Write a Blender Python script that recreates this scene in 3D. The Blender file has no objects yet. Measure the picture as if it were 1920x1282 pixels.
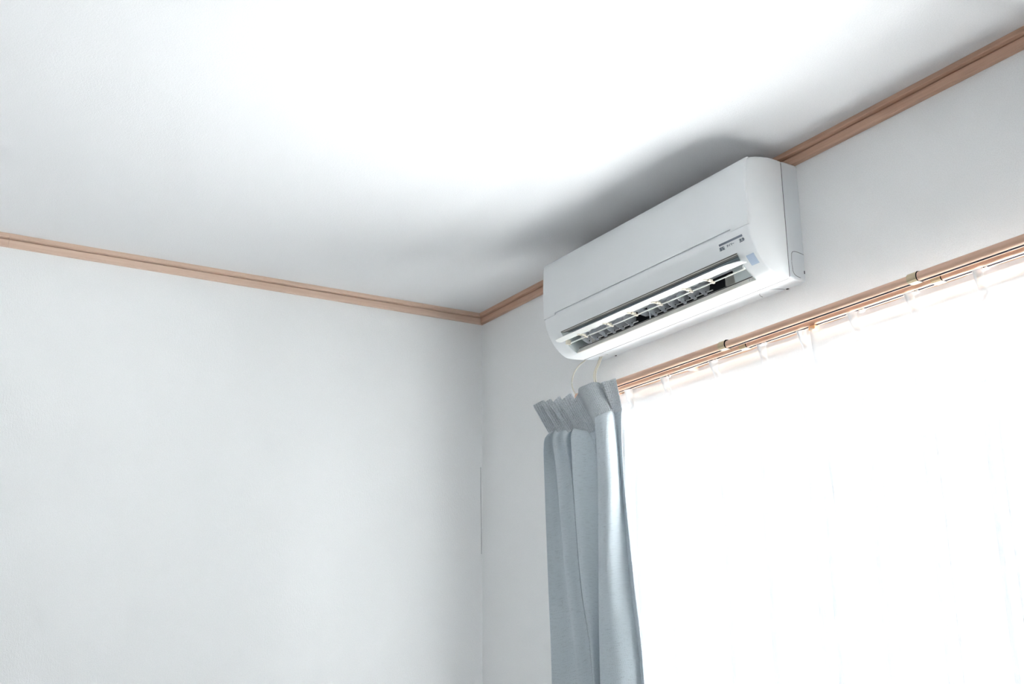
import bpy, bmesh, math, random
from mathutils import Vector, Matrix
random.seed(7)
PI = math.pi
C = bpy.context.scene.collection
sc = bpy.context.scene

# ------------------------------------------------------------------ camera, sky, light, exposure
def camera():
    yaw, pitch, roll = 0.5460197, 0.2785321, -0.0091518
    cy, sy, cp, sp = math.cos(yaw), math.sin(yaw), math.cos(pitch), math.sin(pitch)
    f = Vector((sy*cp, cy*cp, sp)); r = Vector((cy, -sy, 0)); u = r.cross(f)
    c, s = math.cos(roll), math.sin(roll)
    r2 = c*r + s*u; u2 = -s*r + c*u
    m = Matrix((r2, u2, -f)).transposed().to_4x4()
    m.translation = Vector((-1.8126, -3.1775, 1.26))
    cam = bpy.data.cameras.new('camera'); o = bpy.data.objects.new('camera', cam); C.objects.link(o)
    cam.sensor_width = 36; cam.lens = 2111.1*36/1920; cam.clip_start = .05
    o.matrix_world = m; sc.camera = o
camera()
SKY = 1.14
w = bpy.data.worlds.new('daylight'); sc.world = w; w.use_nodes = True
bg = w.node_tree.nodes['Background']; bg.inputs[0].default_value = (.93, .965, 1, 1); bg.inputs[1].default_value = SKY
def area(name, loc, rot, sx, sy, power, col):
    l = bpy.data.lights.new(name, 'AREA'); l.shape = 'RECTANGLE'; l.size = sx; l.size_y = sy
    l.energy = power; l.color = col
    o = bpy.data.objects.new(name, l); C.objects.link(o); o.location = loc; o.rotation_euler = rot
    return o
SUN = 86.0           # high sun running along the outside wall: it lights the balcony and the ground, not the room
sl = bpy.data.lights.new('sun', 'SUN'); sl.energy = SUN; sl.angle = math.radians(.6); sl.color = (.95, .975, 1)
so = bpy.data.objects.new('sun', sl); C.objects.link(so)
so.rotation_euler = Vector((0, .45, -1)).to_track_quat('-Z', 'Y').to_euler()
# added fill lamp behind the camera, at the left, to lift the walls
area('rear_fill_light', (-3.1, -4.55, 1.15), (PI/2, 0, 0), 1.7, 1.9, 16, (.95, .98, 1))
sc.view_settings.view_transform = 'Standard'; sc.view_settings.look = 'None'
sc.view_settings.gamma = 1; sc.view_settings.use_curve_mapping = False
sc.view_settings.exposure = 0.39
sc.cycles.max_bounces = 12; sc.cycles.diffuse_bounces = 8; sc.cycles.transparent_max_bounces = 16
sc.cycles.sample_clamp_indirect = 0

# ------------------------------------------------------------------ materials
def mat(name):
    m = bpy.data.materials.new(name); m.use_nodes = True
    nt = m.node_tree; return m, nt, nt.nodes['Principled BSDF']
def N(nt, t, **k):
    n = nt.nodes.new(t)
    for a, b in k.items():
        if a in n.inputs: n.inputs[a].default_value = b
        else: setattr(n, a, b)
    return n
def coords(nt, scale=(1, 1, 1), src='Object'):
    t = N(nt, 'ShaderNodeTexCoord'); m = N(nt, 'ShaderNodeMapping'); m.inputs['Scale'].default_value = scale
    nt.links.new(t.outputs[src], m.inputs[0]); return m.outputs[0]
def ramp_mix(nt, fac, a, b, lo=.3, hi=.7):
    r = N(nt, 'ShaderNodeValToRGB'); r.color_ramp.elements[0].position = lo; r.color_ramp.elements[1].position = hi
    r.color_ramp.elements[0].color = (*a, 1); r.color_ramp.elements[1].color = (*b, 1)
    nt.links.new(fac, r.inputs[0]); return r.outputs[0]
def bump(nt, b, h, strength, dist):
    n = N(nt, 'ShaderNodeBump'); n.inputs['Strength'].default_value = strength; n.inputs['Distance'].default_value = dist
    nt.links.new(h, n.inputs['Height']); nt.links.new(n.outputs[0], b.inputs['Normal'])

def wallpaper(name, col, s=1.0):
    m, nt, b = mat(name)
    n1 = N(nt, 'ShaderNodeTexNoise', Scale=420, Detail=2); nt.links.new(coords(nt), n1.inputs[0])
    n2 = N(nt, 'ShaderNodeTexNoise', Scale=260, Detail=1); nt.links.new(coords(nt, (1, 1, .35)), n2.inputs[0])
    a = N(nt, 'ShaderNodeMath', operation='ADD'); nt.links.new(n1.outputs[0], a.inputs[0]); nt.links.new(n2.outputs[0], a.inputs[1])
    c = ramp_mix(nt, n1.outputs[0], tuple(x*.95 for x in col), col, .35, .6)
    nt.links.new(c, b.inputs['Base Color']); b.inputs['Roughness'].default_value = .9
    bump(nt, b, a.outputs[0], .35*s, .0012)
    return m
def plastic(name, col, rough=.42, spec=.5):
    m, nt, b = mat(name); b.inputs['Base Color'].default_value = (*col, 1); b.inputs['Roughness'].default_value = rough
    b.inputs['Specular IOR Level'].default_value = spec
    n = N(nt, 'ShaderNodeTexNoise', Scale=900); nt.links.new(coords(nt), n.inputs[0]); bump(nt, b, n.outputs[0], .05, .0003)
    return m
def wood(name, a, bcol, axis, rough=.5):
    m, nt, b = mat(name)
    s = [90, 90, 90]; s[axis] = 2.2
    n = N(nt, 'ShaderNodeTexNoise', Scale=1.6, Detail=6, Roughness=.65); nt.links.new(coords(nt, tuple(s)), n.inputs[0])
    nt.links.new(ramp_mix(nt, n.outputs[0], a, bcol, .35, .68), b.inputs['Base Color'])
    b.inputs['Roughness'].default_value = rough
    bump(nt, b, n.outputs[0], .12, .0005)
    return m
def fabric(name, a, bcol, heading=False):
    m, nt, b = mat(name)
    uv = coords(nt, (1, 1, 1), 'UV')
    n = N(nt, 'ShaderNodeTexNoise', Scale=520, Detail=3, Roughness=.7); nt.links.new(uv, n.inputs[0])
    st = N(nt, 'ShaderNodeTexNoise', Scale=1, Detail=2); nt.links.new(coords(nt, (60, 700, 1), 'UV'), st.inputs[0])
    wv = N(nt, 'ShaderNodeTexWave', Scale=190, Distortion=.6); wv.wave_type = 'BANDS'; wv.bands_direction = 'DIAGONAL'
    nt.links.new(uv, wv.inputs[0])
    ad = N(nt, 'ShaderNodeMath', operation='ADD'); nt.links.new(n.outputs[0], ad.inputs[0]); nt.links.new(st.outputs[0], ad.inputs[1])
    ad2 = N(nt, 'ShaderNodeMath', operation='MULTIPLY_ADD'); nt.links.new(wv.outputs[1], ad2.inputs[0]); ad2.inputs[1].default_value = .35
    nt.links.new(ad.outputs[0], ad2.inputs[2])
    c = ramp_mix(nt, ad2.outputs[0], a, bcol, .75, 1.45)
    nt.links.new(c, b.inputs['Base Color']); b.inputs['Roughness'].default_value = .95
    b.inputs['Sheen Weight'].default_value = .15
    h = ad2.outputs[0]
    if heading:
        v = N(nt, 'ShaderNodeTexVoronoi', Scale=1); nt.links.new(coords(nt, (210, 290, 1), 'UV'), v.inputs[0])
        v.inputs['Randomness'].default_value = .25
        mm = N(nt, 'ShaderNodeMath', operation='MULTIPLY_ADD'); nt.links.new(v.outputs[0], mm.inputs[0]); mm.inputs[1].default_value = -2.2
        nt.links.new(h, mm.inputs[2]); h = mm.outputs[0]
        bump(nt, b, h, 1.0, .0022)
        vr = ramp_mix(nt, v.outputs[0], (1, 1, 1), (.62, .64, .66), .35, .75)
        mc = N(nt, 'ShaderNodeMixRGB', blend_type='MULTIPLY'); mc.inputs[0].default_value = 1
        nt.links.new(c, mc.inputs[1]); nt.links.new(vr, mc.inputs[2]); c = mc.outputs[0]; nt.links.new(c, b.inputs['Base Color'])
    else:
        bump(nt, b, h, .5, .0006)
    tr = N(nt, 'ShaderNodeBsdfTranslucent'); nt.links.new(c, tr.inputs[0])
    mx = N(nt, 'ShaderNodeMixShader'); mx.inputs[0].default_value = .12
    out = nt.nodes['Material Output']
    nt.links.new(b.outputs[0], mx.inputs[1]); nt.links.new(tr.outputs[0], mx.inputs[2]); nt.links.new(mx.outputs[0], out.inputs[0])
    return m
def sheer(name, dens, col=(.84, .86, .88), refl=.90):
    m, nt, b = mat(name); nt.nodes.remove(b); out = nt.nodes['Material Output']
    th = N(nt, 'ShaderNodeTexNoise', Scale=1, Detail=2); nt.links.new(coords(nt, (900, 40, 1), 'UV'), th.inputs[0])
    th2 = N(nt, 'ShaderNodeTexNoise', Scale=1, Detail=2); nt.links.new(coords(nt, (40, 900, 1), 'UV'), th2.inputs[0])
    ad = N(nt, 'ShaderNodeMath', operation='ADD'); nt.links.new(th.outputs[0], ad.inputs[0]); nt.links.new(th2.outputs[0], ad.inputs[1])
    mr = N(nt, 'ShaderNodeMapRange'); mr.inputs[1].default_value = .6; mr.inputs[2].default_value = 1.4
    mr.inputs[3].default_value = dens-.03; mr.inputs[4].default_value = dens+.03
    nt.links.new(ad.outputs[0], mr.inputs[0])
    tl = N(nt, 'ShaderNodeBsdfTranslucent'); tl.inputs[0].default_value = (*col, 1)
    df = N(nt, 'ShaderNodeBsdfDiffuse'); df.inputs[0].default_value = (*col, 1)
    tp = N(nt, 'ShaderNodeBsdfTransparent')
    m1 = N(nt, 'ShaderNodeMixShader'); m1.inputs[0].default_value = refl
    nt.links.new(tl.outputs[0], m1.inputs[1]); nt.links.new(df.outputs[0], m1.inputs[2])
    m2 = N(nt, 'ShaderNodeMixShader'); nt.links.new(mr.outputs[0], m2.inputs[0])
    nt.links.new(tp.outputs[0], m2.inputs[1]); nt.links.new(m1.outputs[0], m2.inputs[2]); nt.links.new(m2.outputs[0], out.inputs[0])
    return m
def glass():
    m, nt, b = mat('window_glass'); nt.nodes.remove(b); out = nt.nodes['Material Output']
    g = N(nt, 'ShaderNodeBsdfGlossy'); g.inputs['Roughness'].default_value = .02
    tp = N(nt, 'ShaderNodeBsdfTransparent'); tp.inputs[0].default_value = (.96, .965, .97, 1)
    mx = N(nt, 'ShaderNodeMixShader'); mx.inputs[0].default_value = .05; nt.links.new(tp.outputs[0], mx.inputs[1]); nt.links.new(g.outputs[0], mx.inputs[2])
    nt.links.new(mx.outputs[0], out.inputs[0]); return m

M = dict(
    wall=wallpaper('wallpaper', (.875, .88, .88)), ceil=wallpaper('ceiling_paper', (.80, .80, .81), .7),
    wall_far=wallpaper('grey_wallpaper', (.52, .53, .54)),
    ac=plastic('white_plastic', (.83, .85, .86)), base=plastic('base_plastic', (.76, .795, .82)),
    warm=plastic('cream_plastic', (.74, .70, .60)), vane=plastic('vane_plastic', (.86, .87, .85), .3),
    fin=plastic('louver_plastic', (.90, .93, .97), .5), taupe=plastic('lip_plastic', (.17, .165, .15), .3),
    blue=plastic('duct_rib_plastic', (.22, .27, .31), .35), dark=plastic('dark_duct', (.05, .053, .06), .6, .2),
    duct=plastic('duct_floor', (.15, .16, .17), .5), sill=plastic('outlet_sill', (.80, .79, .74), .5),
    teal=plastic('duct_side', (.66, .73, .73), .5), flap=plastic('flap_plastic', (.62, .61, .57), .5),
    ink=plastic('grey_print', (.14, .17, .22), .5), bar=plastic('indicator_bar', (.22, .25, .31), .3),
    sensor=plastic('receiver_window', (.50, .60, .74), .25), groove=plastic('groove_shadow_gap', (.06, .06, .065), .8, .1),
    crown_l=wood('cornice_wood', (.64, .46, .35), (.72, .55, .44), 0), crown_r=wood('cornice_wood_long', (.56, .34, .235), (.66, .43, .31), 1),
    rail=wood('rail_wood', (.60, .375, .26), (.68, .45, .33), 1, .42), cas=wood('casing_wood', (.42, .29, .21), (.50, .36, .27), 1),
    slot=plastic('rail_slot', (.006, .006, .012), .7, .05), collar=plastic('tan_plastic', (.52, .42, .27), .35),
    runner=plastic('peach_plastic', (.85, .52, .27), .4), cable=plastic('cream_cable', (.66, .64, .55), .45),
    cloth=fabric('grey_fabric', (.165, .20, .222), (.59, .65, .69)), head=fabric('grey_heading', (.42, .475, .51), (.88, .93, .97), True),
    sheer=sheer('white_voile', .27, (.50, .515, .535), .92), tape=sheer('voile_heading', .74, (.66, .675, .69), .88),
    glass=glass(), alu=plastic('white_aluminium', (.85, .86, .87), .5),
    eave=plastic('pale_eave', (.40, .41, .42), .6), floor=wood('floor_wood', (.38, .38, .38), (.44, .44, .44), 1),
    conc=plastic('pale_concrete', (.62, .62, .60), .9, .2), hook=plastic('hook_plastic', (.8, .8, .78), .4),
)

# ------------------------------------------------------------------ helpers
def link(name, me, material, parent=None, smooth=False):
    o = bpy.data.objects.new(name, me); C.objects.link(o)
    if material is not None: me.materials.append(material)
    if parent is not None: o.parent = parent
    if smooth:
        for p in me.polygons: p.use_smooth = True
    return o
def obj(name, bm, material, parent=None, smooth=False, loc=None):
    if loc is not None: bmesh.ops.translate(bm, verts=bm.verts, vec=-Vector(loc))
    bmesh.ops.recalc_face_normals(bm, faces=bm.faces)
    me = bpy.data.meshes.new(name); bm.to_mesh(me); bm.free()
    o = link(name, me, material, parent, smooth)
    if loc is not None: o.location = loc
    return o
def thing(name, label, cat, loc=(0, 0, 0), group=None):
    o = bpy.data.objects.new(name, None); C.objects.link(o); o.location = loc; o.empty_display_size = .05
    o['label'] = label; o['category'] = cat
    if group: o['group'] = group
    return o
def tag(o, label, cat, group=None):
    o['label'] = label; o['category'] = cat
    if group: o['group'] = group
    return o
def struct(o): o['kind'] = 'structure'; return o
def box(bm, a, b, bevel=0):
    x0, y0, z0 = (min(a[i], b[i]) for i in range(3)); x1, y1, z1 = (max(a[i], b[i]) for i in range(3))
    v = [bm.verts.new(p) for p in ((x0,y0,z0),(x1,y0,z0),(x1,y1,z0),(x0,y1,z0),(x0,y0,z1),(x1,y0,z1),(x1,y1,z1),(x0,y1,z1))]
    fs = [bm.faces.new([v[i] for i in f]) for f in ((0,3,2,1),(4,5,6,7),(0,1,5,4),(1,2,6,5),(2,3,7,6),(3,0,4,7))]
    if bevel:
        es = {e for f in fs for e in f.edges}
        bmesh.ops.bevel(bm, geom=list(es), offset=bevel, segments=2, affect='EDGES', profile=.5)
    return bm
def mbox(a, b, bevel=0): return box(bmesh.new(), a, b, bevel)
def extrude_y(prof, y0, y1, bm=None, shift=None):
    """closed (x,z) profile swept between two y values, capped"""
    bm = bm or bmesh.new()
    a = [bm.verts.new((x, y0, z)) for x, z in prof]; b = [bm.verts.new((x, y1, z)) for x, z in prof]
    n = len(prof)
    for i in range(n): bm.faces.new((a[i], a[(i+1) % n], b[(i+1) % n], b[i]))
    bm.faces.new(a); bm.faces.new(b[::-1]); return bm
def extrude_x(prof, x0, x1):
    bm = bmesh.new()
    a = [bm.verts.new((x0, y, z)) for y, z in prof]; b = [bm.verts.new((x1, y, z)) for y, z in prof]
    n = len(prof)
    for i in range(n): bm.faces.new((a[i], a[(i+1) % n], b[(i+1) % n], b[i]))
    bm.faces.new(a); bm.faces.new(b[::-1]); return bm
def tube(pts, r, seg=8, bm=None, flat=1.0):
    bm = bm or bmesh.new(); pts = [Vector(p) for p in pts]; rings = []
    up = Vector((0, 0, 1))
    for i, p in enumerate(pts):
        t = (pts[min(i+1, len(pts)-1)] - pts[max(i-1, 0)]).normalized()
        s = t.cross(up)
        if s.length < 1e-3: s = t.cross(Vector((0, 1, 0)))
        s.normalize(); q = s.cross(t)
        rings.append([bm.verts.new(p + r*(math.cos(2*PI*k/seg)*s + flat*math.sin(2*PI*k/seg)*q)) for k in range(seg)])
    for a, b in zip(rings, rings[1:]):
        for k in range(seg): bm.faces.new((a[k], a[(k+1) % seg], b[(k+1) % seg], b[k]))
    bm.faces.new(rings[0][::-1]); bm.faces.new(rings[-1]); return bm
def crom(pts, n):
    """Catmull-Rom through tuples of any length"""
    out = []; L = len(pts)
    for i in range(L-1):
        p0, p1, p2, p3 = pts[max(i-1, 0)], pts[i], pts[i+1], pts[min(i+2, L-1)]
        for k in range(n):
            t = k/n
            out.append(tuple(.5*(2*b + (c-a)*t + (2*a-5*b+4*c-d)*t*t + (3*b-a-3*c+d)*t**3) for a, b, c, d in zip(p0, p1, p2, p3)))
    out.append(tuple(pts[-1])); return out
def chaikin(pts, it):
    for _ in range(it):
        q = [pts[0]]
        for a, b in zip(pts, pts[1:]):
            q.append(tuple(.75*x + .25*y for x, y in zip(a, b))); q.append(tuple(.25*x + .75*y for x, y in zip(a, b)))
        q.append(pts[-1]); pts = q
    return pts

# ------------------------------------------------------------------ room shell
H = 2.4; XW = -4.3; YN = -4.6                     # ceiling height, far side wall, wall behind the camera
WY0, WY1, WZ = -.675, -2.33, 1.955               # window opening
struct(obj('floor', mbox((XW-.1, YN-.1, -.1), (.14, .1, 0)), M['floor']))
struct(obj('ceiling', mbox((XW-.1, YN-.1, H), (.14, .1, H+.1)), M['ceil']))
wl = struct(obj('wall_left', mbox((XW-.1, 0, 0), (.14, .12, H)), M['wall']))
bm = bmesh.new()
box(bm, (0, 0, 0), (.14, WY0, H)); box(bm, (0, WY1, 0), (.14, YN-.1, H)); box(bm, (0, WY0, WZ), (.14, WY1, H))
wr = struct(obj('wall_right', bm, M['wall']))
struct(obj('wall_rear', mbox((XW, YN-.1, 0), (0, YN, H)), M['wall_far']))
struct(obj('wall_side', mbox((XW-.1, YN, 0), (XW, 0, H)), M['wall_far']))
# lifted wallpaper edge down the corner, below the middle of the visible wall
obj('wallpaper_edge', tube([(-.0062, -.0003, 1.88), (-.0060, -.0004, 1.80), (-.0045, -.0004, 1.7), (-.0035, -.0002, 1.6)], .0005, 5), M['groove'], wl)

# cornice moulding: a proud upper band over a lower flat band
def prof(s, t=1):    # (distance from wall, height)
    return [(0, H), (.0205, H), (.0205, H-.0100), (.0195, H-.0112), (.0125, H-.0128), (.0055, H-.0130), (.0055, H-.0152), (.0120, H-.0156), (.0120, H-.0335), (.0105, H-.0345), (0, H-.0345)]
P = prof(1)
bm = extrude_y([(-d, z) for d, z in P], 0, YN)
# mitre: pull the corner end back along the profile so the two meet at 45 degrees
for v in bm.verts:
    if v.co.y > -.001: v.co.y = v.co.x
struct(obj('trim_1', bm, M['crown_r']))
def left_crown(name, x0, x1, mitre):
    bm = extrude_x([(-d, z) for d, z in P], x0, x1)
    if mitre:
        for v in bm.verts:
            if abs(v.co.x-x0) < 1e-4: v.co.x = v.co.y
    return struct(obj(name, bm, M['crown_l']))
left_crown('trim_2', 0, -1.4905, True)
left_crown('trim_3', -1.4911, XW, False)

# ------------------------------------------------------------------ window and what lies beyond it
win = bpy.data.objects.new('window_1', None); C.objects.link(win); win['kind'] = 'structure'; win.location = (0, WY0, WZ)
def wpart(name, bm, m, parent=win):
    o = obj(name, bm, m)
    o.parent = parent; o.matrix_parent_inverse = Matrix.Translation(-Vector(win.location)); return o
wpart('casing', mbox((-.012, WY0+.035, WZ-.001), (.13, WY1-.035, WZ+.022), .001), M['cas'])
wpart('casing', mbox((-.012, WY0-.0, 0), (.13, WY0+.035, WZ-.001), .001), M['cas'])
wpart('casing', mbox((-.012, WY1-.035, 0), (.13, WY1, WZ-.001), .001), M['cas'])
zt = 1.925
for a, b in (((.055, WY0, zt-.0), (.13, WY1, WZ)), ((.055, WY0, .02), (.13, WY0-.03, zt)), ((.055, WY1, .02), (.13, WY1+.03, zt)), ((.055, WY0, 0), (.13, WY1, .03))):
    wpart('window_frame', mbox(a, b, .002), M['alu'])
ym = -1.425
for i, (ya, yb, x) in enumerate(((WY0-.03, ym-.02, .072), (ym+.02, WY1+.03, .104))):
    fr = bmesh.new(); s = -.045
    box(fr, (x-.012, ya, zt), (x+.012, yb, zt-.05), .001); box(fr, (x-.012, ya, .03), (x+.012, yb, .11), .001)
    box(fr, (x-.0125, ya, .11), (x+.0125, ya-.045, zt-.05)); box(fr, (x-.0125, yb+.045, .11), (x+.0125, yb, zt-.05))
    sash = wpart('sash', fr, M['alu'])
    p = obj('pane', mbox((x-.003, ya-.04, .1), (x+.003, yb+.04, zt-.045)), M['glass']); p.parent = sash
    p.matrix_parent_inverse = Matrix.Identity(4)
struct(obj('balcony_floor', mbox((.14, 1.0, -.2), (1.6, YN-1, -.06)), M['conc']))
struct(obj('balcony_beam', mbox((1.2, -.6, 1.985), (1.3, YN-1, 2.09), .01), M['eave']))
struct(obj('ground', mbox((1.6, 14, -3.2), (40, -24, -3.0)), M['conc']))

# unseen window frame and panes, made up to go with the fill lamp
w2 = bpy.data.objects.new('added_window', None); C.objects.link(w2); w2['kind'] = 'structure'; w2.location = (-3.1, YN, .15)
for a, b in (((-4.0, YN, .15), (-3.95, YN+.03, 2.15)), ((-2.25, YN, .15), (-2.2, YN+.03, 2.15)), ((-3.95, YN, 2.10), (-2.25, YN+.03, 2.15)), ((-3.95, YN, .15), (-2.25, YN+.03, .20)), ((-3.12, YN, .20), (-3.08, YN+.03, 2.10))):
    o = obj('window_frame', mbox(a, b), M['alu']); o.parent = w2; o.matrix_parent_inverse = Matrix.Translation(-Vector(w2.location))
for x0, x1 in ((-3.95, -3.12), (-3.08, -2.25)):
    o = obj('pane', mbox((x0, YN+.004, .20), (x1, YN+.010, 2.10)), M['glass']); o.parent = w2; o.matrix_parent_inverse = Matrix.Translation(-Vector(w2.location))

# ------------------------------------------------------------------ air conditioner
YC = -1.077
AC = thing('air_conditioner', 'white wall-mounted air conditioner with its louver open, just under the ceiling', 'air conditioner', (0, YC, 2.078))
def ap(name, bm, m, parent=AC, smooth=False):
    o = obj(name, bm, m, None, smooth); o.parent = parent
    o.matrix_parent_inverse = Matrix.Translation(-Vector((0, YC, 2.078))); return o
def hw(x):            # half width: the body widens a little towards the room
    return .396 + .015*min(1, max(0, -x)/.13)
# cover profile from the top seam round the front to the bottom seam
COV = [(-.0600, 2.3605), (-.080, 2.3598), (-.100, 2.3580), (-.122, 2.3550), (-.140, 2.3510), (-.155, 2.3460), (-.167, 2.3400), (-.1745, 2.3345),
       (-.1770, 2.3300), (-.1795, 2.300), (-.1810, 2.255), (-.1795, 2.215), (-.1755, 2.190), (-.1815, 2.1765), (-.1795, 2.163), (-.1745, 2.147),
       (-.1665, 2.1318), (-.1575, 2.1165), (-.147, 2.1035), (-.136, 2.0930), (-.126, 2.0850), (-.1140, 2.0780),
       (-.1080, 2.0765), (-.095, 2.0755), (-.080, 2.0758), (-.0600, 2.0770)]
I0, I1 = 16, 21       # rows bounding the air outlet
OY0, OY1 = .352, -.354   # outlet ends relative to YC
def cover():
    bm = bmesh.new()
    offs = [0, .0006, .0018, .0035, .006, .009]          # distance in from each end where the corner is rounded
    ys = [('a', d) for d in offs] + [('m', OY0), ('m', .2), ('m', 0), ('m', -.2), ('m', OY1)] + [('b', d) for d in offs[::-1]]
    grid = []
    for kind, d in ys:
        col = []
        for i, (x, z) in enumerate(COV):
            R = .009 if 3 <= i <= 12 else (.006 if i <= 15 else .003)
            ins = 0
            if kind != 'm' and d < R: ins = R - math.sqrt(max(0, R*R - (R-d)**2))
            # push inwards along the local normal
            a = COV[max(i-1, 0)]; b = COV[min(i+1, len(COV)-1)]
            t = Vector((b[0]-a[0], b[1]-a[1])).normalized(); nx, nz = -t.y, t.x     # points outward
            cxz = Vector((x, z)); out = Vector((nx, nz))
            if out.dot(cxz - Vector((-.08, 2.2))) < 0: out = -out
            if i in (0, len(COV)-1): out.x = 0
            q = cxz - out*ins
            h = hw(x)
            y = YC + (h-d if kind == 'a' else (-h+d if kind == 'b' else d))
            col.append(bm.verts.new((q.x, y, q.y)))
        grid.append(col)
    for j in range(len(grid)-1):
        for i in range(len(COV)-1):
            if ys[j][0] == 'm' and ys[j+1][0] == 'm' and I0 <= i < I1: continue
            bm.faces.new((grid[j][i], grid[j+1][i], grid[j+1][i+1], grid[j][i+1]))
    for col, s in ((grid[0], 1), (grid[-1], -1)):        # end plates, fanned back to the seam
        last = None; n = len(COV)
        pts = col
        back = []
        zs = [2.3605 + (2.0770-2.3605)*k/8 for k in range(9)]
        back = [pts[0]] + [bm.verts.new((-.0600, YC + s*hw(-.06), z)) for z in zs[1:-1]] + [pts[-1]]
        bm.faces.new(pts + back[-2:0:-1])
    # inward lip at the seam so the joint to the base reads as a dark gap
    return bm
c = ap('cover', cover(), M['ac'])
for p in c.data.polygons: p.use_smooth = len(p.vertices) == 4
c.data.set_sharp_from_angle(angle=math.radians(38)) if hasattr(c.data, 'set_sharp_from_angle') else None

# base behind the seam
bm = bmesh.new()
BAS = [(-.0573, .0004, 2.3598, 2.0775), (-.046, .0012, 2.3625, 2.0772), (-.0445, .0022, 2.3632, 2.0778), (-.012, .0022, 2.3650, 2.0795), (-.002, .002, 2.3650, 2.0800), (-.0005, .003, 2.3640, 2.0810)]
rings = []
for x, ins, zt_, zb in BAS:
    h = hw(x) - ins; r = .005
    ring = []
    for sy, z, q in ((1, zt_, 0), (1, zb, 1), (-1, zb, 2), (-1, zt_, 3)):
        zz = (-1 if q in (0, 3) else 1)
        ring += [(sy*h, z+zz*r), (sy*(h-r*.3), z+zz*r*.3), (sy*(h-r), z)] if q in (0, 2) else [(sy*(h-r), z), (sy*(h-r*.3), z+zz*r*.3), (sy*h, z+zz*r)]
    # order the ring round
    A_ = [(h, zt_-r), (h-r*.3, zt_-r*.3), (h-r, zt_), (-h+r, zt_), (-h+r*.3, zt_-r*.3), (-h, zt_-r), (-h, zb+r), (-h+r*.3, zb+r*.3), (-h+r, zb), (h-r, zb), (h-r*.3, zb+r*.3), (h, zb+r)]
    rings.append([bm.verts.new((x, YC+y, z)) for y, z in A_])
for a, b in zip(rings, rings[1:]):
    for k in range(12): bm.faces.new((a[k], a[(k+1) % 12], b[(k+1) % 12], b[k]))
bm.faces.new(rings[0]); bm.faces.new(rings[-1][::-1])
base = ap('base', bm, M['base'])
bm = bmesh.new(); g = []     # dark joint between cover and base
for x in (-.0606, -.0568):
    h = hw(x)-.0009; zt_, zb = 2.3588, 2.0774
    g.append([bm.verts.new((x, YC+a, b)) for a, b in ((h, zt_-.004), (h-.004, zt_), (-h+.004, zt_), (-h, zt_-.004), (-h, zb+.004), (-h+.004, zb), (h-.004, zb), (h, zb+.004))])
for k in range(8): bm.faces.new((g[0][k], g[0][(k+1) % 8], g[1][(k+1) % 8], g[1][k]))
bm.faces.new(g[0]); bm.faces.new(g[1][::-1])
ap('joint', bm, M['groove'])
# small mounting notches and knock-out outlines on the base
ys_ = YC - hw(-.03) + .0019
sidey = lambda x: YC - (hw(x) - (.0022 if x > -.0445 else .0013)) - .0001
ap('knockout_groove', tube([(x, sidey(x), z) for x, z in crom([(-.001, 2.1450), (-.020, 2.1465), (-.033, 2.1460), (-.041, 2.1425), (-.0455, 2.134), (-.0465, 2.122),
    (-.0460, 2.107), (-.043, 2.096), (-.037, 2.0895), (-.028, 2.0870), (-.018, 2.0862)], 3)], .0005, 5), M['groove'])
ap('mounting_notch', mbox((-.0095, YC-hw(0)+.0015, 2.0985), (-.002, YC-hw(0)+.004, 2.106)), M['groove'])
zb_ = 2.0781
arc = lambda yc, ry, a0, a1: [(-.004-.038*math.sin(PI*t), yc + ry*math.cos(PI*t), zb_+.0004) for t in [a0+(a1-a0)*k/14 for k in range(15)]]
ap('knockout_groove', tube(arc(-1.378, .034, .08, .97), .00045, 5), M['groove'])
ap('knockout_groove', tube(arc(-.735, .028, .12, .75), .00045, 5), M['groove'])
ap('mounting_notch', mbox((-.006, -1.419, zb_+.0004), (-.001, -1.413, zb_+.004)), M['groove'])
ap('mounting_notch', mbox((-.004, -.755, zb_+.0004), (-.001, -.750, zb_+.004)), M['groove'])

# hinged front panel
def front_panel():
    bm = bmesh.new()
    rows = [(-.1715, 2.3405), (-.1762, 2.3375), (-.1795, 2.3325), (-.1815, 2.318), (-.1832, 2.290), (-.1842, 2.255), (-.1838, 2.220), (-.1828, 2.1955), (-.1824, 2.1850), (-.1820, 2.1785)]
    he = .412; hn = .3555
    ycols = [he, he-.0015, he-.004, hn+.001, hn, .15, -.15, -hn-.0, -hn-.001, -he+.004, -he+.0015, -he]
    def sheet(off):
        g = []
        for y in ycols:
            e = min(abs(abs(y)-he), .004); ins = .0018*(1-e/.004)**2
            g.append([bm.verts.new((x+ins+off, YC+y, z)) for x, z in rows])
        return g
    f = sheet(0); b = sheet(.0042)
    def ok(j, i): return not (4 <= j <= 6 and i == len(rows)-2)
    nj, ni = len(ycols)-1, len(rows)-1
    for j in range(nj):
        for i in range(ni):
            if not ok(j, i): continue
            bm.faces.new((f[j][i], f[j+1][i], f[j+1][i+1], f[j][i+1])); bm.faces.new((b[j][i], b[j][i+1], b[j+1][i+1], b[j+1][i]))
            for dj, di, (p, q) in ((-1, 0, ((j, i), (j, i+1))), (1, 0, ((j+1, i+1), (j+1, i))), (0, -1, ((j+1, i), (j, i))), (0, 1, ((j, i+1), (j+1, i+1)))):
                jj, ii = j+dj, i+di
                if not (0 <= jj < nj and 0 <= ii < ni and ok(jj, ii)):
                    bm.faces.new((f[p[0]][p[1]], f[q[0]][q[1]], b[q[0]][q[1]], b[p[0]][p[1]]))
    return bm
fp = ap('front_panel', front_panel(), M['ac'])
for p in fp.data.polygons: p.use_smooth = True
if hasattr(fp.data, 'set_sharp_from_angle'): fp.data.set_sharp_from_angle(angle=math.radians(30))

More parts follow.
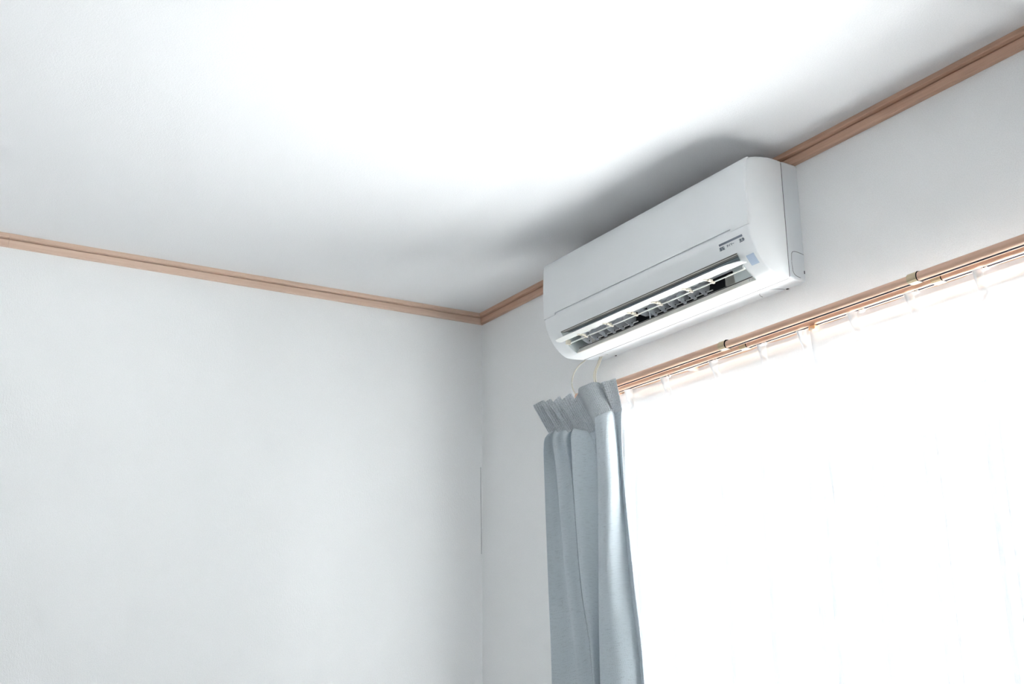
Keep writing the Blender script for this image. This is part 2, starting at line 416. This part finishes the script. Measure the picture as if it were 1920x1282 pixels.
# lettering and indicator bar under the panel, receiver window beside the outlet
def surf(z):          # x on the cover profile at height z (front only)
    pr = COV[12:22]
    for (x0, z0), (x1, z1) in zip(pr, pr[1:]):
        if z1 <= z <= z0: return x0 + (x1-x0)*(z0-z)/(z0-z1)
    return -.18
def patch(y0, y1, z0, z1, n=4, off=.0003, d=.0006, skew=0):
    bm = bmesh.new(); g = []
    for k in range(n+1):
        z = z0 + (z1-z0)*k/n; x = surf(z)
        g.append([bm.verts.new((x-off, y0, z)), bm.verts.new((x-off, y1, z)), bm.verts.new((x+d, y1, z)), bm.verts.new((x+d, y0, z))])
    for a, b in zip(g, g[1:]):
        for i in range(4): bm.faces.new((a[i], a[(i+1) % 4], b[(i+1) % 4], b[i]))
    bm.faces.new(g[0]); bm.faces.new(g[-1][::-1]); return bm
ap('indicator_bar', patch(-1.389, -1.465, 2.1625, 2.1580, 2), M['bar'])
ap('receiver_window', patch(-1.452, -1.476, 2.1195, 2.0995, 6), M['sensor'])
def lettering(txt, yc, zc, size):
    cu = bpy.data.curves.new('lettering', 'FONT'); cu.body = txt; cu.size = size; cu.align_x = 'CENTER'; cu.align_y = 'CENTER'; cu.extrude = .0002
    cu.offset = .00012
    t = bpy.data.objects.new('lettering', cu); C.objects.link(t)
    bpy.context.view_layer.update()
    me = bpy.data.meshes.new_from_object(t.evaluated_get(bpy.context.evaluated_depsgraph_get()))
    bpy.data.objects.remove(t); bpy.data.curves.remove(cu)
    for v in me.vertices:         # lay it on the curved cover: x -> -y, y -> z
        z = zc + v.co.y; v.co = Vector((surf(z)-.0004-v.co.z, yc - v.co.x, z))
    me.materials.clear()
    o = link('lettering', me, M['ink']); o.parent = AC; o.matrix_parent_inverse = Matrix.Translation(-Vector((0, YC, 2.078)))
lettering('運転', -1.3955, 2.1505, .0088); lettering('タイマー', -1.4235, 2.1515, .0062); lettering('洗浄', -1.4600, 2.1505, .0082)

# air outlet
yA, yB = YC+OY0, YC+OY1
bm = extrude_y([(-.1665, 2.1325), (-.1650, 2.1300), (-.1620, 2.1312), (-.1600, 2.1296), (-.128, 2.1390), (-.128, 2.1430)], yA, yB)
ap('upper_lip', bm, M['taupe'])
ap('lip_line', extrude_y([(-.1625, 2.1308), (-.1615, 2.1298), (-.1607, 2.1300), (-.1607, 2.1312)], yA-.002, yB+.002), M['sill'])
ap('duct_rib', extrude_y([(-.142, 2.1335), (-.112, 2.1400), (-.095, 2.152), (-.128, 2.149)], yA, yB), M['blue'])
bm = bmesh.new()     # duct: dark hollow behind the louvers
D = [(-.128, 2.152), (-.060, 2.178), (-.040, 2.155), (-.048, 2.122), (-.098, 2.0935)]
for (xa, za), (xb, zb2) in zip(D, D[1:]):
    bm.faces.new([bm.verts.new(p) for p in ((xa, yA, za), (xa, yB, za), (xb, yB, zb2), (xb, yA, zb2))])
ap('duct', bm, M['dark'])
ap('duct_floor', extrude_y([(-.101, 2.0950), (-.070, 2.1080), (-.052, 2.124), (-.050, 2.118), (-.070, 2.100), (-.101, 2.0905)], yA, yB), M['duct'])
ap('outlet_sill', extrude_y([(-.1140, 2.0780), (-.1105, 2.0840), (-.1098, 2.0842), (-.1040, 2.0950), (-.1005, 2.0955), (-.1005, 2.0890), (-.1120, 2.0768)], yA, yB), M['sill'])
ap('sill_line', extrude_y([(-.1065, 2.0922), (-.1057, 2.0936), (-.1045, 2.0930), (-.1053, 2.0916)], yA, yB), M['groove'])
SIDE = [(-.1665, 2.1318), (-.1575, 2.1165), (-.147, 2.1035), (-.136, 2.0930), (-.126, 2.0850), (-.1140, 2.0780), (-.098, 2.0930), (-.048, 2.122), (-.040, 2.150), (-.060, 2.175), (-.128, 2.150)]
for y, s in ((yA, 1), (yB, -1)): ap('duct_side', extrude_y(SIDE, y+.0005*s, y+.003*s), M['teal'])
ap('end_block', extrude_y([(-.103, 2.0955), (-.112, 2.136), (-.09, 2.145), (-.085, 2.102)], yB, yB+.078), M['teal'])
ap('end_block', extrude_y([(-.096, 2.096), (-.100, 2.134), (-.08, 2.145), (-.075, 2.106)], yA-.030, yA-.062), M['flap'])
ap('divider', mbox((-.098, -1.0305, 2.094), (-.095, -1.028, 2.130)), M['fin'])
ap('divider', mbox((-.098, -.7705, 2.094), (-.095, -.768, 2.130)), M['fin'])
for y in (yB+.017, yB+.026, yA-.014, yA-.021): ap('peg', mbox((-.1125, y-.0016, 2.082), (-.1070, y+.0016, 2.0870), .0006), M['vane'])

# swing louver, standing level
def vane():
    bm = bmesh.new()
    sec = [(-.1875, 2.1052), (-.1868, 2.1042), (-.1800, 2.1035), (-.1715, 2.1032), (-.1705, 2.1040), (-.1695, 2.1034), (-.1640, 2.1034), (-.1590, 2.1044), (-.1550, 2.1062), (-.1545, 2.1085), (-.165, 2.1075), (-.180, 2.1066)]
    ya, yb = YC+.360, YC-.371
    cols = [ya, ya-.004, ya-.012, ya-.03, yb+.05, yb+.03, yb+.016, yb+.006, yb]
    rings = []
    for y in cols:
        e = min(abs(y-ya)*3, abs(y-yb)); k = 1 - min(1, e/.045); ins = .014*k*k
        rings.append([bm.verts.new((max(x, -.1875+ins) if x < -.17 else x, y, z)) for x, z in sec])
    n = len(sec)
    for a, b in zip(rings, rings[1:]):
        for i in range(n): bm.faces.new((a[i], a[(i+1) % n], b[(i+1) % n], b[i]))
    bm.faces.new(rings[0]); bm.faces.new(rings[-1][::-1]); return bm
va = ap('louver', vane(), M['vane'])
for y in (-1.322, -1.2455, -1.131, -1.032, -.928, -.812):
    bm = bmesh.new()
    box(bm, (-.158, y-.0035, 2.0995), (-.1455, y+.0035, 2.1055), .0008)
    box(bm, (-.149, y-.003, 2.0970), (-.1385, y+.003, 2.1018), .0008)
    box(bm, (-.1685, y-.001, 2.1016), (-.157, y+.007, 2.1036), .0006)
    o = ap('bracket', bm, M['warm'])
    o.parent = va; o.matrix_parent_inverse = va.matrix_parent_inverse.copy()
    o.matrix_parent_inverse = Matrix.Identity(4)
ap('pivot_block', mbox((-.152, yA-.001, 2.097), (-.138, yA-.009, 2.110), .001), M['warm'])
ap('pivot_block', mbox((-.146, yB+.001, 2.101), (-.134, yB+.007, 2.108), .001), M['vane'])
ap('louver_rod', mbox((-.1405, yA-.004, 2.1000), (-.1375, yB+.004, 2.1028), .0008), M['vane'])
# ledge with small tabs carrying the upright louvers
bm = mbox((-.118, yA-.02, 2.1260), (-.105, yB+.078, 2.1285), .0006)
ap('louver_ledge', bm, M['fin'])

# upright louvers
def fin_mesh():
    out = [(-.1270, 2.1165), (-.1285, 2.1110), (-.1255, 2.1060), (-.1190, 2.1024), (-.1110, 2.1000), (-.0995, 2.0965), (-.0945, 2.0990), (-.0920, 2.1050), (-.0895, 2.1080), (-.0860, 2.1110), (-.0830, 2.1160), (-.0815, 2.122), (-.0815, 2.130), (-.095, 2.134), (-.115, 2.128)]
    bm = bmesh.new()
    t = .0011
    def P_(x, z, s):
        k = max(0, (x+.115)/.055); return (x, .011*k*k - .004*max(0, (-.115-x)/.015) + s*t/2, z)
    # strips: cut the outline into columns by x for a smoothly bent plate
    a = [bm.verts.new(P_(x, z, 1)) for x, z in out]; b = [bm.verts.new(P_(x, z, -1)) for x, z in out]
    n = len(out)
    fa = bm.faces.new(a); fb = bm.faces.new(b[::-1])
    for i in range(n): bm.faces.new((a[i], a[(i+1) % n], b[(i+1) % n], b[i]))
    bmesh.ops.triangulate(bm, faces=[fa, fb])
    bmesh.ops.recalc_face_normals(bm, faces=bm.faces)
    me = bpy.data.meshes.new('upright_louver'); bm.to_mesh(me); bm.free(); me.materials.append(M['fin']); return me
FM = fin_mesh()
pinm = bpy.data.meshes.new('pin'); bm = mbox((-.1005, -.0022, 2.1045), (-.0985, -.0003, 2.1065)); bm.to_mesh(pinm); bm.free(); pinm.materials.append(M['groove'])
finy = [-.764 - .0384*k for k in range(6)] + [-1.0555 - .0380*k for k in range(6)]
for y in finy:
    o = bpy.data.objects.new('upright_louver', FM); C.objects.link(o); o.parent = AC
    o.matrix_parent_inverse = Matrix.Translation(-Vector((0, YC, 2.078))); o.location = (0, y, 0)
    q = bpy.data.objects.new('pin', pinm); C.objects.link(q); q.parent = o
for a, b in ((finy[0], finy[5]-.022), (finy[6], finy[11]-.022)):
    ap('link_bar', mbox((-.0975, a+.002, 2.1040), (-.0945, b, 2.1060), .0004), M['vane'])
ap('half_louver', extrude_y([(-.125, 2.117), (-.118, 2.111), (-.098, 2.108), (-.070, 2.116), (-.070, 2.13), (-.11, 2.125)], -1.012, -1.0135), M['fin'])
bm = bmesh.new()     # curved flap at the right end of the outlet
g = []
for k in range(9):
    t = k/8; y = -1.3255 - .030*t; x = -.1085 + .026*(1-(2*t-1)**2)*.35 + .006*t
    g.append((x, y))
fl = [[bm.verts.new((x+dx, y, z)) for x, y in g] for dx, z in ((0, 2.0940), (0, 2.098), (0, 2.114), (0, 2.1245))]
fl[3][0].co.z = 2.118; fl[3][1].co.z = 2.1225; fl[0][0].co.z = 2.0955
for a, b in zip(fl, fl[1:]):
    for i in range(8): bm.faces.new((a[i], a[i+1], b[i+1], b[i]))
bmesh.ops.solidify(bm, geom=bm.faces[:], thickness=.001)
ap('end_flap', bm, M['flap'], smooth=True)

# ------------------------------------------------------------------ cables from the air conditioner
cb = obj('cable', tube(crom([(-.050, -.672, 2.0780), (-.050, -.640, 2.070), (-.050, -.612, 2.050), (-.05, -.604, 2.02), (-.05, -.625, 1.985), (-.045, -.655, 1.955), (-.03, -.69, 1.90), (-.01, -.70, 1.82), (-.004, -.70, 1.70)], 6), .0021, 8), M['cable'], smooth=True, loc=(-.050, -.672, 2.078))
tag(cb, 'single thin cream cable bowing outward below the air conditioner, nearer the room corner', 'cable')
bm = tube(crom([(-.035, -.725, 2.0790), (-.037, -.713, 2.060), (-.036, -.694, 2.040), (-.034, -.690, 2.02), (-.030, -.696, 1.99), (-.02, -.71, 1.93), (-.008, -.72, 1.85), (-.004, -.72, 1.7)], 6), .0021, 8)
tube(crom([(-.033, -.730, 2.0790), (-.035, -.7185, 2.060), (-.034, -.6995, 2.040), (-.032, -.6955, 2.02), (-.028, -.7015, 1.99), (-.018, -.715, 1.93), (-.006, -.725, 1.85), (-.004, -.725, 1.7)], 6), .0021, 8, bm)
cb = obj('cable', bm, M['cable'], smooth=True, loc=(-.035, -.725, 2.079))
tag(cb, 'doubled cream cable under the air conditioner, dropping behind the grey curtain top nearer the window', 'cable')

# ------------------------------------------------------------------ double curtain rail
RAIL = thing('curtain_rail', 'long wood-coloured double curtain rail above the window', 'curtain rail', (0, -.69, 1.96))
def rp(name, bm, m, parent=RAIL, smooth=False):
    o = obj(name, bm, m, None, smooth)
    o.parent = parent; o.matrix_parent_inverse = Matrix.Translation(-Vector(RAIL.location)) if parent is RAIL else Matrix.Identity(4)
    return o
def railprof(xc, s=1.0):
    zb = 1.950
    pts = [(.0012, 0), (.0075, 0), (.0105, .0030), (.0115, .008), (.0105, .0135), (.007, .0172), (0, .0185)]
    L = [(xc+a*s, zb+b*s) for a, b in pts]; Rr = [(xc-a*s, zb+b*s) for a, b in pts[-2::-1]]
    slot = [(xc-.0012, zb+.004), (xc+.0012, zb+.004)]
    return L + Rr + slot
def rail(name, xc, ends, sizes, slot_ends):
    first = None
    for (ya, yb), s in zip(ends, sizes):
        o = rp(name, extrude_y(railprof(xc, s), ya, yb), M['rail'], first or RAIL)
        for p in o.data.polygons: p.use_smooth = len(p.vertices) == 4
        if hasattr(o.data, 'set_sharp_from_angle'): o.data.set_sharp_from_angle(angle=math.radians(50))
        rp('rail_slot', mbox((xc-.0034, ya-.002, 1.9495), (xc+.0034, yb+.002, 1.9535)), M['slot'], o)
XF, XB = -.102, -.063
rail('front_rail', XF, ((-.72, -1.312), (-1.306, -1.85), (-1.846, -2.78)), (1, .93, 1.0), 0)
rail('back_rail', XB, ((-.70, -1.345), (-1.34, -1.878), (-1.872, -2.78)), (1, .93, 1.0), 0)
def collar(xc, y):
    pr = [(x, z) for x, z in railprof(xc, 1.10)[:13]]
    pr = [(x, z-.0006) for x, z in pr]
    rp('rail_joint', extrude_y(pr, y+.011, y-.011), M['collar'])
    rp('joint_shadow', extrude_y([(x, z) for x, z in [(xc + (x-xc)*1.02, 1.9494+(z-1.9494)*1.02) for x, z in pr]], y-.0112, y-.0125), M['slot'])  # black ring painted in as the shadow at the collar's right end
collar(XF, -1.303); collar(XF, -1.842); collar(XB, -1.330); collar(XB, -1.866)
for y in (-.78, -1.10, -2.15, -2.70):
    bm = bmesh.new(); box(bm, (-.090, y-.008, 1.9560), (-.004, y+.008, 1.9635), .001); box(bm, (-.005, y-.012, 1.957), (0, y+.012, 1.985), .0008)
    rp('rail_bracket', bm, M['rail'])
rp('runner', mbox((XB-.010, -1.552, 1.938), (XB+.006, -1.534, 1.9485), .002), M['runner'])
for xc in (XF, XB): rp('end_cap', extrude_y([(x, z) for x, z in railprof(xc, 1.06)[:13]], -.69-(xc < -.07)*.02+.002, -.70-(xc < -.07)*.02-.002), M['rail'])
for y in (-1.05, -1.225, -1.39, -1.675, -1.81, -1.965, -2.11):
    bm = mbox((XB-.003, y-.006, 1.944), (XB+.003, y-.001, 1.9515), .0005); box(bm, (XB-.003, y+.002, 1.944), (XB+.003, y+.007, 1.9515), .0005)
    rp('runner', bm, M['hook'])

# ------------------------------------------------------------------ grey curtain
CURT = [
[ (-0.1650,-0.5751,1.9553),(-0.1200,-0.5749,1.9803),(-0.1650,-0.6082,1.9457),(-0.1200,-0.6107,1.9792),(-0.1650,-0.6500,1.9330),(-0.1200,-0.6539,1.9794),(-0.1650,-0.6976,1.9346),(-0.1200,-0.7090,1.9769),(-0.1650,-0.7620,1.9227),(-0.1200,-0.7391,1.9617),(-0.1500,-0.7780,1.9647),(-0.1540,-0.8195,1.9632),(-0.1300,-0.8287,1.9737),(-0.1180,-0.8404,1.9653),(-0.1450,-0.8756,1.9602),(-0.1200,-0.8743,1.9664),(-0.1150,-0.8980,1.9689) ],
[ (-0.1350,-0.6084,1.8719),(-0.1130,-0.6213,1.8913),(-0.1350,-0.6538,1.8684),(-0.1130,-0.6635,1.8836),(-0.1350,-0.7082,1.8573),(-0.1130,-0.7047,1.8762),(-0.1350,-0.7453,1.8623),(-0.1130,-0.7693,1.8558),(-0.1400,-0.8048,1.8398),(-0.1130,-0.8133,1.8565),(-0.1550,-0.8510,1.8680),(-0.1590,-0.8911,1.8713),(-0.1380,-0.9039,1.8848),(-0.1130,-0.8855,1.8784),(-0.1300,-0.8975,1.8841),(-0.1130,-0.8994,1.8800),(-0.1150,-0.9228,1.8808) ],
[ (-0.1600,-0.6218,1.8419),(-0.1130,-0.6038,1.8552),(-0.1600,-0.6657,1.8345),(-0.1130,-0.6568,1.8462),(-0.1600,-0.7200,1.8282),(-0.1130,-0.6906,1.8463),(-0.1650,-0.7629,1.8276),(-0.1130,-0.8021,1.8272),(-0.1300,-0.8128,1.8012),(-0.1130,-0.8117,1.8255),(-0.1650,-0.8672,1.8458),(-0.1690,-0.9096,1.8451),(-0.1380,-0.9116,1.8570),(-0.1130,-0.8926,1.8422),(-0.1200,-0.8929,1.8414),(-0.1130,-0.9021,1.8474),(-0.1180,-0.9205,1.8504) ],
[ (-0.1600,-0.6208,1.7392),(-0.1130,-0.6385,1.7403),(-0.1600,-0.6702,1.7323),(-0.1130,-0.7061,1.7308),(-0.1500,-0.7301,1.7247),(-0.1130,-0.7086,1.7305),(-0.1650,-0.7547,1.7202),(-0.1130,-0.8249,1.7142),(-0.1150,-0.8065,1.7167),(-0.1130,-0.8108,1.7162),(-0.1650,-0.8740,1.7035),(-0.1690,-0.9164,1.6973),(-0.1400,-0.9212,1.6988),(-0.1130,-0.9050,1.7031),(-0.1130,-0.9005,1.7037),(-0.1130,-0.9083,1.7026),(-0.1200,-0.9254,1.6997) ],
[ (-0.1600,-0.6304,1.4688),(-0.1130,-0.6697,1.4676),(-0.1600,-0.7022,1.4642),(-0.1130,-0.7311,1.4637),(-0.1500,-0.7558,1.4611),(-0.1130,-0.7336,1.4636),(-0.1650,-0.7800,1.4591),(-0.1130,-0.8125,1.4585),(-0.1150,-0.8003,1.4593),(-0.1130,-0.8044,1.4591),(-0.1650,-0.8624,1.4539),(-0.1690,-0.9093,1.4508),(-0.1400,-0.9193,1.4510),(-0.1130,-0.9271,1.4513),(-0.1130,-0.9228,1.4515),(-0.1130,-0.9319,1.4509),(-0.1200,-0.9502,1.4496) ],
[ (-0.1600,-0.6405,1.2099),(-0.1130,-0.7093,1.2098),(-0.1600,-0.7424,1.2109),(-0.1130,-0.7754,1.2105),(-0.1500,-0.8005,1.2113),(-0.1130,-0.7765,1.2105),(-0.1650,-0.8231,1.2117),(-0.1130,-0.8039,1.2107),(-0.1150,-0.7987,1.2107),(-0.1130,-0.8027,1.2107),(-0.1650,-0.8544,1.2120),(-0.1690,-0.9202,1.2127),(-0.1400,-0.9523,1.2125),(-0.1130,-0.9560,1.2121),(-0.1130,-0.9519,1.2121),(-0.1130,-0.9591,1.2122),(-0.1200,-0.9754,1.2124) ],
]
def loft(levels, name, m, parent, thick=0, uvx=None):
    """levels: list of equal-length point rows; returns a mesh with UVs in metres"""
    nr, nc = len(levels), len(levels[0])
    bm = bmesh.new(); uvl = bm.loops.layers.uv.new('UVMap')
    V = [[bm.verts.new(p) for p in row] for row in levels]
    ref = levels[min(uvx if uvx is not None else nr//2, nr-1)]
    U = [0]
    for a, b in zip(ref, ref[1:]): U.append(U[-1] + (Vector(a)-Vector(b)).length)
    W = [[0]*nc]
    for i in range(1, nr): W.append([W[-1][j] + (Vector(levels[i][j])-Vector(levels[i-1][j])).length for j in range(nc)])
    for i in range(nr-1):
        for j in range(nc-1):
            f = bm.faces.new((V[i][j], V[i][j+1], V[i+1][j+1], V[i+1][j])); f.smooth = True
            for l, (a, b) in zip(f.loops, ((i, j), (i, j+1), (i+1, j+1), (i+1, j))): l[uvl].uv = (U[b], W[a][b])
    me = bpy.data.meshes.new(name); bm.to_mesh(me); bm.free()
    o = link(name, me, m); o.parent = parent; o.matrix_parent_inverse = Matrix.Translation(-Vector(parent.location))
    if thick:
        s = o.modifiers.new('thickness', 'SOLIDIFY'); s.thickness = thick; s.offset = 0
    return o
GC = thing('curtain', 'gathered pale grey curtain with pinch-pleated heading at the left end of the rail', 'curtain', (-.12, -.75, 1.0))
lv = [list(r) for r in CURT]
last = lv[-1]
lv.append([(x, y - .004*(k % 3), .70) for k, (x, y, z) in enumerate(last)])
lv.append([(x, y + .003*(k % 3), .03) for k, (x, y, z) in enumerate(last)])
cols = list(zip(*lv))
dense = []
for col in cols:
    A_, B_, C_ = col[0], col[1], col[2]
    seg = [tuple(A_[i]+(B_[i]-A_[i])*k/6 for i in range(3)) for k in range(6)]
    dense.append((seg, crom(list(col[1:]), 6)))
NB = 6
rows = []
for i in range(NB): rows.append([d[0][i] for d in dense])
for i in range(len(dense[0][1])): rows.append([d[1][i] for d in dense])
def soft(i): return 2 if i < NB+3 else 3
rowsS = [chaikin(r, 3) for r in rows]
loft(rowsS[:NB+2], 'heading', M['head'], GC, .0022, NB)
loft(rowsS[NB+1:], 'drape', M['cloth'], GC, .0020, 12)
# stitched roll of cloth standing up at the top edge of two pleats, and the hooks behind
def hk(y, x=-.116):
    pts = [(x, y, 1.930), (x+.004, y, 1.962), (x+.010, y, 1.966), (x+.013, y, 1.955)]
    bm = tube(crom(pts, 4), .0016, 6)
    o = obj('hook', bm, M['hook']); o.parent = GC; o.matrix_parent_inverse = Matrix.Translation(-Vector(GC.location))
for y in (-.66, -.74, -.86): hk(y)

# ------------------------------------------------------------------ white voile curtains
def voile(name, label, y_start, y_end, pleats, lead, z0=1.9475, seed=1, shift=0.0, leadtop=None):
    rnd = random.Random(seed)
    T = thing(name, label, 'curtain', (-.063, (y_start+y_end)/2, 1.0), 'white voile curtains over the window')
    zs = [z0, z0-.012, z0-.028, z0-.045, z0-.060, z0-.078, z0-.10, z0-.14, z0-.22, z0-.36, z0-.55, z0-.75, z0-1.1, z0-1.5, .04]
    nodes_all = []
    for li, z in enumerate(zs):
        d = z0-z
        k = min(1, d/.35)
        row = []
        sag = 0
        def add(x, y): row.append((x, y, z - max(0, -.064-shift-x)*.28*max(0, 1-d/.06) - sag*max(0, 1-d/.05)))
        # opening of the pleat: wide at the top, nipped, then wide again below
        if d < .042: dep = .020 - .017*(d/.042)
        elif d < .078: dep = .003 + .019*((d-.042)/.036)
        else: dep = .022 + .003*min(1, (d-.078)/.5)
        low = 1 if d > .042 else 0
        ys = [p for p in pleats]
        pts = []
        prev = y_start + lead*min(1, d/.7)
        add(-.066 - shift - (.004 if li else 0), prev)
        for pi, p in enumerate(ys):
            yy = p + .02*k*math.sin(pi*2.1+seed) + (0.0 if low == 0 else -.004)
            mid = (prev+yy)/2; sag = .005
            bow = (.008*math.sin(PI*min(1, d/.25)*.5) + .010*k)
            add(-.064-shift+.3*bow*math.sin(pi*1.7+seed), prev + (yy-prev)*.25)
            add(-.062-shift+bow*(.8+.4*math.sin(pi+seed)), mid)
            add(-.062-shift+.5*bow, prev + (yy-prev)*.8)
            sag = 0
            add(-.060-shift, yy+.004)
            # doubled fold leaning towards the right
            add(-.066-shift-dep*.55, yy-.002+ (.006 if low else .0))
            add(-.068-shift-dep, yy-.004 - (.003 if low else -.002))
            add(-.066-shift-dep*.9, yy-.010 - (.004+.010*k)*low)
            add(-.063-shift-dep*.30, yy-.012-(.004+.012*k)*low)
            add(-.060-shift, yy-.008)
            prev = yy - .014 - .008*k
        add(-.063-shift, (prev+y_end)/2)
        add(-.064-shift - .006*k, y_end)
        row = chaikin(row, 2)
        nodes_all.append(row)
    cols = list(zip(*nodes_all))
    fine = [crom(list(c), 3) for c in cols]
    R_ = [[f[i] for f in fine] for i in range(len(fine[0]))]
    ih = 6*3
    loft(R_[:ih+1], 'heading_tape', M['tape'], T, 0, 10)
    loft(R_[ih:], 'drape', M['sheer'], T, 0, 12)
    return T
voile('sheer_curtain', 'white translucent voile curtain, left panel, between the grey curtain and the middle of the window', -.80, -1.545,
      (-.890, -1.040, -1.222, -1.385, -1.508), 0.0, seed=1)
voile('sheer_curtain', 'white translucent voile curtain, right panel, running out of the right edge of the photo', -1.540, -2.74,
      (-1.655, -1.800, -1.955, -2.105, -2.26, -2.41, -2.56, -2.70), -.05, seed=4, shift=.006)
